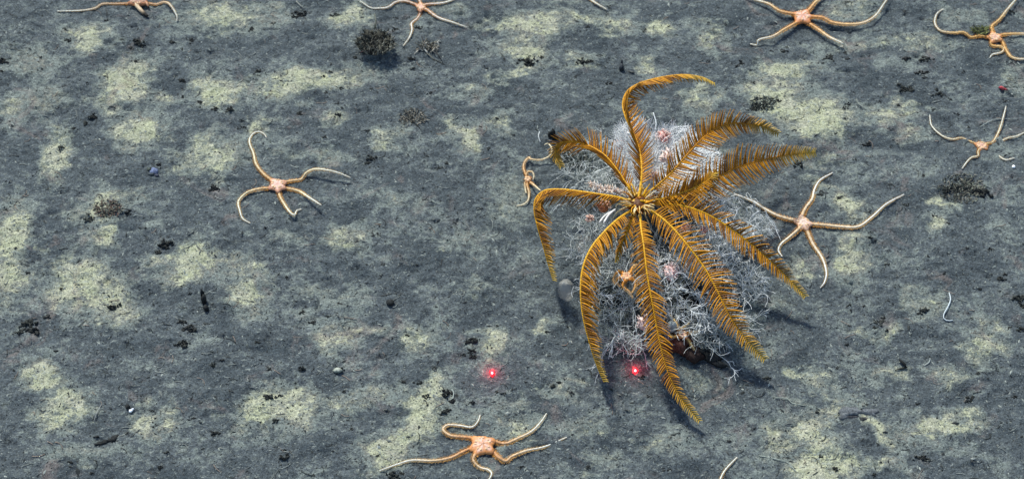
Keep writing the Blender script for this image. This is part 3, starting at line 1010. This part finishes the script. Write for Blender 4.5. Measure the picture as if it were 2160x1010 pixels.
# white bottlebrush-like hydroid left of the body, and pale rods below it
hb = MB()
R2 = random.Random(8)
sp_ = cr([W(1245, 388, 150, False), W(1262, 398, 158, False), W(1290, 402, 160, False), W(1322, 408, 156, False)], 26)
hb.tube(sp_, 1.5 * S, (.72, .62, .54), 5)
for i in range(26):
    for k in range(7):
        d = Vector((R2.gauss(0, .5), R2.gauss(0, 1), R2.gauss(.3, .8))).normalized()
        hb.tube([sp_[i], sp_[i] + d * R2.uniform(7, 15) * S], [1.1 * S, .8 * S], R2.choice(((.82, .76, .68), (.74, .56, .46), (.84, .82, .78), (.6, .42, .3))), 3)
tag(hb.build('hydroid', M_coral), 'frilly cream-white hydroid lying along the upper left side of the feather star body', 'hydroid')
for i, (a, b, lab) in enumerate((((1273, 471, 160), (1298, 441, 166), 'longer white shell rod beside the lower left arm root'), ((1264, 470, 150), (1290, 446, 156), 'shorter white shell rod under the longer rod by the lower left arm'))):
    hb = MB()
    pp = cr([W(*a, False), W((a[0] + b[0]) / 2 - 2, (a[1] + b[1]) / 2 - 2, a[2] + 4, False), W(*b, False)], 8)
    hb.tube(pp, [1.2 * S] + [2.1 * S] * 6 + [1.2 * S], (.82, .80, .74), 6)
    tag(hb.build('shell_rod', M_coral), lab, 'shell')

# climbing brittle stars around the bush
brittle_star('slender brittle star climbing the left side of the bush, arms hooked under the feather star', 1113, 378, 7, [
    [(1108, 366, 8), (1104, 352, 8), (1108, 340, 8), (1116, 332, 8), (1120, 336, 8), (1142, 337, 12), (1160, 328, 18), (1164, 314, 20), (1156, 303, 16), (1148, 306, 10)],
    [(1112, 392, 8), (1116, 406, 8), (1114, 422, 6), (1104, 431, 4), (1090, 434, 3)],
    [(1118, 384, 10), (1126, 390, 16), (1140, 402, 30)],
    [(1110, 370, 9), (1114, 362, 12), (1122, 362, 13), (1126, 370, 12), (1124, 380, 10)],
    [(1108, 384, 7), (1108, 398, 6), (1110, 408, 4)]], 21, col=(.70, .44, .22), r0=2.2, base=(.66, .36, .14), mid=(.76, .6, .36), tip=(.78, .72, .52), h=9)
brittle_star('bright orange brittle star tangled in the coral left of the straight lower arm', 1322, 583, 11, [
    [(1330, 574, 98), (1335, 562, 100), (1344, 556, 98)],
    [(1312, 574, 96), (1302, 574, 94), (1294, 588, 88), (1298, 602, 84)],
    [(1318, 592, 96), (1314, 604, 92), (1326, 614, 88), (1335, 630, 82)],
    [(1332, 588, 96), (1340, 596, 92), (1338, 610, 88), (1330, 620, 84)],
    [(1310, 584, 96), (1300, 592, 92), (1308, 606, 86)]], 22, col=(.80, .30, .03), r0=4.6, base=(.80, .30, .03), mid=(.72, .33, .06), tip=(.7, .42, .18), h=98)
brittle_star('yellowish brittle star gripping the dark rock under the bush, right of the straight lower arm', 1440, 706, 10, [
    [(1433, 696, 50), (1426, 680, 56), (1414, 666, 58), (1408, 660, 54)],
    [(1450, 702, 44), (1462, 700, 42), (1478, 697, 40)],
    [(1448, 712, 40), (1456, 724, 34), (1466, 738, 26)],
    [(1436, 694, 50), (1448, 686, 46), (1456, 676, 44)],
    [(1430, 708, 44), (1420, 710, 40), (1412, 704, 36)]], 23, col=(.42, .18, .12), r0=3.2, base=(.60, .34, .10), mid=(.66, .44, .16), tip=(.7, .56, .3), h=46)

# ------------------------------------------------------------------ rocks, debris
BLK = (.012, .014, .014)


def debris(name, label, cat, parts, group=None, col=BLK, rough=.45, h=0.6, jag=.12):
    m = MB()
    for i, q in enumerate(parts):
        x, y, rx, ry, rz = q[:5]
        rot = math.radians(-(q[5] if len(q) > 5 else 0))
        c = q[6] if len(q) > 6 else col
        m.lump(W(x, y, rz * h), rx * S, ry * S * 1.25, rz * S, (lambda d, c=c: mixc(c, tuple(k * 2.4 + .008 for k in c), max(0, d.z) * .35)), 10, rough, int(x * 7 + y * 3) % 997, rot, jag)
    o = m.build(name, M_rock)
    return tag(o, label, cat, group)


# dark rocks under the bush; the flat black one stands for its shadow
debris('rock', 'dark brown rock hidden under the bush right of the straight lower arm', 'rock', [(1432, 728, 26, 16, 22, 0, (.07, .03, .022)), (1462, 745, 24, 12, 14, 20, (.03, .018, .014)), (1418, 715, 14, 10, 20, 0, (.16, .09, .07))], rough=.5)
debris('rock', 'black flat lump standing for the shadow at the lower right foot of the bush', 'rock', [(1500, 755, 22, 9, 9, 20), (1520, 768, 16, 6, 6, 20), (1484, 742, 14, 7, 9, 10)])
debris('rock', 'black hollow-looking rock inside the bush behind the lower left arm', 'rock', [(1298, 632, 20, 11, 12, 0), (1275, 628, 10, 7, 8, 0)])
debris('rock', 'dark rock deep inside the bush left of the lower right arm', 'rock', [(1450, 620, 16, 10, 26, 0), (1470, 630, 10, 8, 20, 0)])

# bristly clump by the top edge
t = thing('bristly_clump', 'big olive-brown bristly clump with a dark shadow near the top edge', 'clump', W(790, 84, 0))
m = MB()
for i, q in enumerate(((775, 78, 22, 16, 20), (805, 80, 22, 16, 22), (790, 76, 24, 12, 12), (800, 92, 14, 10, 12))):
    m.lump(W(q[0], q[1] + 8, q[4] * .8), q[2] * .75 * S, q[3] * .75 * S, q[4] * S, (.05, .05, .04), 14, .5, i, 0, .3)
m.build('core', M_rock, t)
m = tuft(792, 92, 38, 900, 7, 20, [(.22, .22, .17), (.13, .13, .10), (.28, .27, .22), (.03, .03, .025), (.015, .015, .015), (.02, .025, .025), (.34, .34, .28)], 4, 26, 1.0, .9)
m.tube([W(790, 30, 20), W(793, 45, 24), W(790, 62, 20)], 2.2 * S, (.10, .11, .09), 4)
m.build('bristles', M_rock, t)
m = tuft(775, 108, 9, 14, 10, 20, [(.42, .40, .42), (.36, .2, .2), (.30, .14, .14)], 5, 1, .4, 1.0)
tag(m.build('worm_cluster', M_star), 'pinkish worm cluster in the shadow below the bristly clump', 'worm')
m = tuft(1205, 330, 40, 420, 8, 20, [(.18, .2, .17), (.24, .27, .24), (.12, .14, .11), (.04, .045, .04), (.36, .4, .38)], 6, 2, .5, .9)
tag(m.build('fuzzy_mat', M_coral), 'grey-green fuzzy mat on the mud under the upper left arm of the feather star', 'mat')
m = tuft(2068, 66, 15, 90, 8, 16, [(.20, .22, .08), (.14, .16, .07), (.08, .09, .05)], 9, 3, .6, 1.2)
tag(m.build('algae_tuft', M_rock), 'olive green tuft beside the brittle star at the upper right edge', 'tuft')
m = tuft(902, 100, 18, 70, 10, 24, [(.34, .33, .27), (.46, .45, .4), (.22, .21, .16), (.05, .05, .05), (.3, .26, .2)], 10, 2, .6, 1.2)
m.tube([W(889, 92, 2), W(895, 104, 4), W(902, 112, 3)], [1.8 * S, 2.2 * S, 1.6 * S], (.66, .64, .54), 5)
m.tube([W(915, 95, 10), W(922, 112, 4), W(934, 132, 1)], [1.2 * S, 1.2 * S, .8 * S], (.05, .05, .045), 4)
m.tube([W(900, 112, 4), W(915, 125, 2), W(937, 136, 1)], [1.4 * S, 1.2 * S, .8 * S], (.10, .10, .08), 4)
tag(m.build('stalked_growth', M_coral), 'spiky pale growth with trailing stalks below the white-armed brittle star', 'growth')
m = tuft(1610, 218, 26, 260, 3, 9, [(.2, .22, .17), (.05, .055, .05), (.03, .035, .03), (.34, .38, .33)], 12, 1, .5, 1.0)
tag(m.build('rubble_tuft', M_rock), 'dark tufted rubble at the left end of the largest pale patch', 'rubble')
m = tuft(228, 440, 30, 200, 3, 9, [(.2, .18, .13), (.06, .06, .05), (.26, .25, .2), (.16, .1, .08)], 13, 1, .4, 1.0)
tag(m.build('rubble_tuft', M_rock), 'brown crumbly tuft on the pale patch at the far left', 'rubble')
m = tuft(870, 248, 28, 160, 4, 11, [(.22, .21, .17), (.07, .07, .06), (.3, .28, .23)], 14, 1, .4, .9)
m.tube([W(855, 232, 4), W(868, 252, 3), W(885, 270, 1)], [1.8 * S, 1.6 * S, 1 * S], (.06, .06, .05), 4)
tag(m.build('rubble_tuft', M_rock), 'twiggy brown tuft on bare mud above the middle left', 'rubble')
m = tuft(2030, 398, 48, 420, 3, 9, [(.2, .22, .17), (.05, .055, .05), (.26, .25, .2), (.12, .12, .1)], 15, 1, .5, 1.0)
tag(m.build('rubble_tuft', M_rock), 'long grey rubble ridge with black crumbs below the half-buried brittle star', 'rubble')

debris('black_chip', 'jagged black chip sticking up at the tip of the upper left feather arm', 'chip', [(1164, 284, 6, 5, 14, 0), (1172, 290, 9, 4, 8, 30), (1167, 280, 4, 3, 14, 0)], rough=.6)
debris('pebble', 'round black pebble alone on the open mud left of the feather star', 'pebble', [(823, 638, 9, 6, 6)], rough=.15)
debris('twig', 'short upright black twig stub on the left mud', 'twig', [(430, 632, 5, 6, 14), (434, 650, 6, 5, 8), (428, 622, 4, 3, 18)], rough=.3)
debris('black_chip', 'long black slanted chip near the lower left corner', 'chip', [(212, 935, 9, 3, 3, -12), (226, 931, 10, 3.5, 4, -18), (243, 923, 9, 5, 4, -30), (236, 928, 8, 3, 3, 10), (203, 921, 5, 2, 3)], rough=.6, jag=.3, h=.2)
m = MB()
m.tube(cr([W(1897, 758, 6), W(1906, 766, 7), W(1912, 775, 4)], 6), [2 * S, 2.8 * S, 3.2 * S, 3 * S, 2.4 * S, 1.2 * S], BLK, 5)
m.tube(cr([W(1914, 774, 3), W(1902, 776, 2), W(1888, 780, 1)], 6), [1.2 * S, 2 * S, 2 * S, 1.6 * S, 1 * S, .6 * S], (.05, .05, .04), 5)
tag(m.build('black_chip', M_rock), 'V-shaped black chip on the mud at the lower right', 'chip')
debris('stone', 'blue-grey rounded stone with a dark underside on the left mud', 'stone', [(326, 362, 10, 7, 6, 20, (.10, .125, .20)), (319, 368, 7, 4, 4, 0, (.04, .05, .055)), (331, 370, 5, 3, 3, 0, (.03, .035, .05)), (314, 358, 5, 3, 4, 0, (.05, .06, .05))], rough=.4, jag=.15, h=.3)
debris('shell', 'bright white shell chip beside a black crumb at the lower left', 'shell', [(276, 866, 4, 3, 3, 0, (.62, .66, .68)), (280, 863, 3, 2, 3, 0, (.55, .58, .62))], rough=.2)
debris('pebble', 'black crumb just above the bright white shell chip', 'pebble', [(270, 857, 5, 4, 5)])
debris('shell', 'tiny round white shell at the right edge below the half-buried brittle star', 'shell', [(2138, 352, 3.6, 3, 4, 0, (.85, .87, .88))], rough=.05)
debris('pebble', 'dark teardrop pebble with a thin tail above the curled top arm', 'pebble', [(1311, 143, 6, 6, 9, 0, (.03, .035, .04)), (1312, 134, 3, 3, 12, 0, (.04, .045, .05)), (1330, 152, 10, 2, 2, 15, (.06, .065, .06))], rough=.2)
debris('stone', 'low grey-violet stone half sunk between the pale patches at the lower right', 'stone', [(1812, 868, 36, 9, 6, 8, (.085, .095, .102)), (1790, 874, 18, 7, 6, -12, (.078, .088, .094)), (1798, 880, 14, 3, 4, 0, (.03, .032, .036)), (1822, 884, 9, 3, 4, 0, (.04, .04, .04))], rough=.5, h=-.25, jag=.2)
debris('pebble', 'half-buried pale stone on mud left of the laser spot', 'stone', [(712, 781, 9, 5, 6, 0, (.22, .24, .2))], rough=.2)
# little red shrimp
t = thing('shrimp', 'tiny dark red shrimp on the mud at the right edge', 'shrimp', W(2117, 187, 0))
m = MB()
m.tube(cr([W(2106, 185, 3), W(2112, 185, 5), W(2118, 188, 5), (W(2126, 189, 3))], 10), [.8 * S, 2.4 * S, 3.4 * S, 3.6 * S, 3.3 * S, 3 * S, 2.6 * S, 2.0 * S, 1.4 * S, .7 * S], [(.10, .01, .02), (.22, .02, .03), (.45, .05, .07), (.5, .08, .08), (.55, .16, .14), (.4, .04, .05), (.3, .03, .04), (.2, .02, .03), (.14, .02, .03), (.1, .02, .03)], 7)
m.build('body', M_soft, t)
m = MB()
for k in range(5):
    a = W(2112 + k * 3, 188, 3)
    m.tube([a, a + Vector((1 * S, -3.5 * S, 0)), a + Vector((2 * S, -4.5 * S, -3 * S))], .45 * S, (.25, .04, .05), 3)
m.tube([W(2126, 189, 3), W(2135, 188, 3), W(2148, 188, 2)], [.7 * S, .6 * S, .3 * S], (.3, .3, .3), 3)
m.build('legs', M_soft, t)

# white and pale worms / tubes
for (pts, lab, c, r) in (
        ([(2002, 617, 4), (2005, 632, 5), (1999, 648, 5), (1992, 660, 4), (1990, 670, 3), (1998, 676, 2), (2010, 675, 2)], 'thin white hooked worm on the mud at the right', (.55, .62, .64), 1.5),
        ([(1806, 208, 2), (1812, 220, 3), (1825, 228, 3), (1838, 232, 2)], 'faint pale worm lying left of a small yellowish patch, upper right', (.30, .32, .27), .7),
        ([(625, 3, 6), (634, 12, 5), (642, 18, 2)], 'thin pale stalk leaning over a dark chip at the top edge', (.4, .4, .34), .9),
        ([(1138, 278, 12), (1136, 288, 8), (1140, 300, 3)], 'fine white upright worm just left of the upper left feather arm', (.7, .74, .72), 1.1),
        ([(1635, 838, 2), (1660, 840, 3), (1672, 850, 2), (1700, 855, 2)], 'pale crooked worm trail above the pale patch at the lower right', (.30, .34, .29), 1.0),
        ([(1600, 960, 2), (1640, 968, 3), (1662, 975, 2), (1680, 995, 2)], 'pale forked worm near the bottom edge at the right', (.30, .34, .30), 1.0),
        ([(953, 820, 5), (957, 828, 5), (955, 838, 3), (950, 843, 2)], 'small pale crescent-shaped worm beside black crumbs', (.42, .48, .42), 1.0),
        ([(1950, 770, 2), (1960, 763, 3), (1962, 755, 3)], 'short pale worm right of the V-shaped black chip', (.42, .46, .42), 1.0),
        ([(2068, 268, 2), (2084, 258, 3), (2100, 252, 3), (2148, 250, 3)], 'hair-thin pale stalk behind the half-buried brittle star', (.3, .34, .32), .9),
        ([(198, 888, 2), (204, 870, 3), (214, 852, 2)], 'hair-thin pale fibre near the lower left pale patch', (.34, .36, .34), .8),
        ([(1378, 238, 90), (1384, 262, 86), (1378, 290, 80)], 'upright white stick of coral above the topmost red anemone', (.7, .74, .76), 1.2)):
    m = MB()
    pp = cr([W(*q) for q in pts], 14)
    m.tube(pp, [r * S * (1 - .5 * abs(k / 13 - .4)) for k in range(14)], c, 5)
    tag(m.build('worm' if 'worm' in lab else ('stalk' if 'stalk' in lab else ('fibre' if 'fibre' in lab else 'coral_stick')), M_coral), lab, 'worm' if 'worm' in lab else ('stalk' if 'stalk' in lab else ('fibre' if 'fibre' in lab else 'coral')))

# small black crumbs scattered over the mud, standing for debris and the shade in burrow holes
CR = [(136, 62, 5), (142, 86, 8), (5, 130, 10), (3, 150, 6), (294, 92, 13), (278, 102, 6), (362, 90, 8), (404, 86, 6), (225, 44, 5), (284, 130, 6), (530, 62, 7), (222, 160, 4), (84, 122, 5),
      (195, 247, 11), (182, 262, 7), (384, 172, 8), (387, 204, 5), (421, 217, 6), (454, 229, 7), (483, 231, 9), (510, 255, 4), (515, 270, 5), (235, 271, 4), (128, 310, 7), (420, 227, 4), (545, 150, 8), (560, 205, 3),
      (636, 30, 12), (622, 34, 9), (707, 32, 7), (885, 60, 6), (837, 38, 5), (832, 62, 7), (748, 122, 7), (866, 125, 7), (871, 147, 5), (688, 195, 6), (720, 187, 6), (711, 219, 5), (715, 243, 7), (632, 240, 7), (777, 275, 5), (783, 335, 9), (776, 345, 6), (687, 290, 5), (1030, 314, 5), (1048, 250, 5), (907, 198, 5), (942, 345, 5), (1014, 268, 4),
      (452, 398, 10), (445, 402, 6), (191, 464, 9), (178, 462, 5), (268, 448, 8), (212, 412, 5), (12, 443, 5), (345, 518, 12), (360, 512, 8), (334, 532, 8), (236, 648, 10), (250, 644, 6), (100, 668, 7), (400, 618, 5), (306, 482, 4), (100, 398, 4), (336, 350, 7), (352, 382, 3),
      (55, 682, 14), (70, 696, 12), (40, 700, 8), (385, 680, 9), (400, 694, 11), (388, 726, 12), (372, 728, 6), (450, 770, 7), (566, 779, 7), (640, 778, 8), (716, 780, 9), (693, 667, 5), (638, 659, 6), (660, 680, 7), (543, 722, 6), (320, 866, 4), (325, 900, 4), (268, 912, 5), (450, 912, 9), (150, 975, 6), (340, 985, 6), (568, 838, 10), (590, 834, 5), (580, 887, 7), (725, 825, 5), (884, 806, 7), (850, 807, 6), (900, 835, 7), (1000, 718, 11), (985, 722, 7), (995, 742, 9), (977, 748, 6), (998, 752, 8), (940, 830, 10), (953, 846, 8), (938, 868, 9), (994, 848, 6), (598, 965, 10), (600, 950, 5), (830, 1003, 12), (850, 998, 6), (945, 866, 6), (797, 960, 5), (1050, 688, 4), (915, 777, 6),
      (1112, 130, 13), (1100, 128, 7), (1118, 138, 8), (1232, 132, 10), (1245, 130, 7), (1218, 134, 6), (1284, 176, 7), (1562, 135, 7), (1556, 140, 5), (1140, 120, 6), (1240, 58, 6), (1288, 46, 4), (1360, 65, 5), (1432, 122, 4), (1652, 108, 8), (1660, 100, 5), (1748, 120, 9), (1755, 128, 5), (1782, 112, 5), (1790, 125, 5), (1912, 124, 8), (1946, 128, 9), (1960, 126, 6), (1940, 155, 9), (1955, 152, 6), (1905, 187, 13), (1920, 190, 8), (1980, 196, 10), (2005, 210, 5), (1854, 215, 5), (1970, 232, 5), (1783, 228, 6), (1830, 306, 8), (1764, 282, 4), (1685, 346, 9), (1730, 409, 7), (1608, 222, 11), (1590, 230, 8), (1642, 212, 7), (1590, 175, 5), (2020, 242, 5), (2052, 56, 5), (2132, 26, 9), (2062, 80, 6), (1950, 370, 5),
      (2012, 396, 12), (1995, 402, 11), (2042, 394, 11), (2060, 402, 11), (2075, 408, 13), (2028, 400, 8), (1770, 418, 6), (1838, 502, 6), (1912, 432, 6), (1970, 455, 5), (1948, 655, 10), (1940, 660, 6), (2114, 588, 9), (2120, 580, 5), (2150, 630, 12), (2156, 645, 8), (2068, 610, 5), (2130, 690, 5), (2155, 695, 9), (1992, 576, 5), (1855, 680, 10), (1845, 690, 6), (1865, 672, 6), (1790, 645, 5), (1934, 852, 4), (2044, 838, 8), (2042, 846, 6), (2064, 788, 5), (2140, 836, 6), (1764, 990, 7), (1725, 868, 6), (1732, 962, 5), (1942, 964, 9), (1955, 970, 7), (1845, 1000, 6), (1828, 853, 4), (1618, 798, 7), (1568, 828, 5), (1290, 820, 5), (1165, 815, 8), (1180, 806, 6), (1155, 700, 5), (1120, 668, 4), (1198, 690, 4), (1240, 720, 5), (1060, 830, 5), (1300, 735, 8), (1205, 828, 5), (1240, 985, 6), (1355, 795, 7), (2000, 470, 4), (1410, 990, 5), (1540, 930, 5), (1590, 905, 4), (1100, 985, 6), (715, 640, 5), (605, 585, 5), (560, 480, 4), (880, 560, 4), (960, 470, 4), (470, 470, 4), (60, 575, 5), (120, 740, 5), (30, 780, 4), (1010, 440, 5), (925, 355, 6), (900, 330, 4)]
R3 = random.Random(91)
while len(CR) < 292:
    x, y = R3.uniform(5, 2155), R3.uniform(5, 1005)
    if 1120 < x < 1700 and 150 < y < 800:
        continue
    CR.append((x, y, R3.uniform(3, 5.5)))
for i, (x, y, r) in enumerate(CR):
    R2 = random.Random(i * 13 + 1)
    r = r * .86
    pieces = []
    for k in range(4 + int(r * 1.5)):
        dx, dy = R2.gauss(0, .62) * r, R2.gauss(0, .34) * r
        q = R2.uniform(.15, .5)
        pieces.append((x + dx, y + dy, r * q, r * q * R2.uniform(.3, .7), r * R2.uniform(.12, .5), R2.uniform(-50, 50)))
    c = mixc(BLK, (.03, .034, .03), R2.random())
    big = r > 5.8
    debris('debris_burrow_crumb', 'small black crumb for debris and dark burrow holes in the grey mud' if not big else 'larger ragged black crumb for debris and dark burrow holes in the grey mud', 'crumb', pieces,
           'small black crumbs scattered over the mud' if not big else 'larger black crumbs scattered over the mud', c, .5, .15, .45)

# pale floating blob
m = MB()
m.lump(W(1194, 612, 45, False), 19 * S, 16 * S, 32 * S, (.46, .46, .44), 28, .10, 3)
bm = bpy.data.materials.new('jelly')
bm.use_nodes = True
b = bm.node_tree.nodes['Principled BSDF']
b.inputs['Base Color'].default_value = (.42, .42, .38, 1)
b.inputs['Roughness'].default_value = 1
b.inputs['Specular IOR Level'].default_value = 0
lw = bm.node_tree.nodes.new('ShaderNodeLayerWeight'); lw.inputs['Blend'].default_value = .5
mr = bm.node_tree.nodes.new('ShaderNodeMapRange')
mr.inputs[1].default_value = .15; mr.inputs[2].default_value = .9; mr.inputs[3].default_value = .75; mr.inputs[4].default_value = 0
bm.node_tree.links.new(lw.outputs['Facing'], mr.inputs[0]); bm.node_tree.links.new(mr.outputs[0], b.inputs['Alpha'])
tag(m.build('jelly_blob', bm), 'blurry grey translucent jelly blob drifting left of the lower left feather arm', 'jelly')


# laser spots: where the two red beams strike the mud
def laser(label, x, y):
    m = MB()
    p = W(x, y, 1.2)
    m.lump(p, 6 * S, 8 * S, 1.6 * S, (1, .2, .2), 20, .5, int(x), 0, .15)
    lm = bpy.data.materials.new('laser_light')
    lm.use_nodes = True
    b = lm.node_tree.nodes['Principled BSDF']
    b.inputs['Base Color'].default_value = (.5, .02, .03, 1)
    b.inputs['Emission Color'].default_value = (1, .035, .05, 1)
    b.inputs['Emission Strength'].default_value = .75
    o = tag(m.build('laser_spot', lm), label, 'laser spot', 'pair of red laser spots')
    hot = MB()
    hot.lump(W(x, y, 3.4), 1.8 * S, 2.8 * S, 1.4 * S, (1, 1, 1), 10, .5, 2)
    hm = bpy.data.materials.new('laser_core')
    hm.use_nodes = True
    b = hm.node_tree.nodes['Principled BSDF']
    b.inputs['Emission Color'].default_value = (1, .50, .55, 1)
    b.inputs['Emission Strength'].default_value = 2.5
    h = hot.build('bright_core', hm, None)
    h.parent = o
    h.matrix_parent_inverse = __import__('mathutils').Matrix.Translation(-Vector(o.location))
    ld = bpy.data.lights.new('laser_glow', 'POINT')
    ld.color = (1, .03, .06); ld.energy = .0028; ld.shadow_soft_size = .0012
    lo = bpy.data.objects.new('laser_glow', ld)
    COL.objects.link(lo)
    lo.parent = o
    lo.location = (0, 0, 11 * S)


laser('red laser spot glowing on open mud, the left one of the pair', 1038, 786)
laser('red laser spot at the foot of the bush under the feather star', 1340, 781)
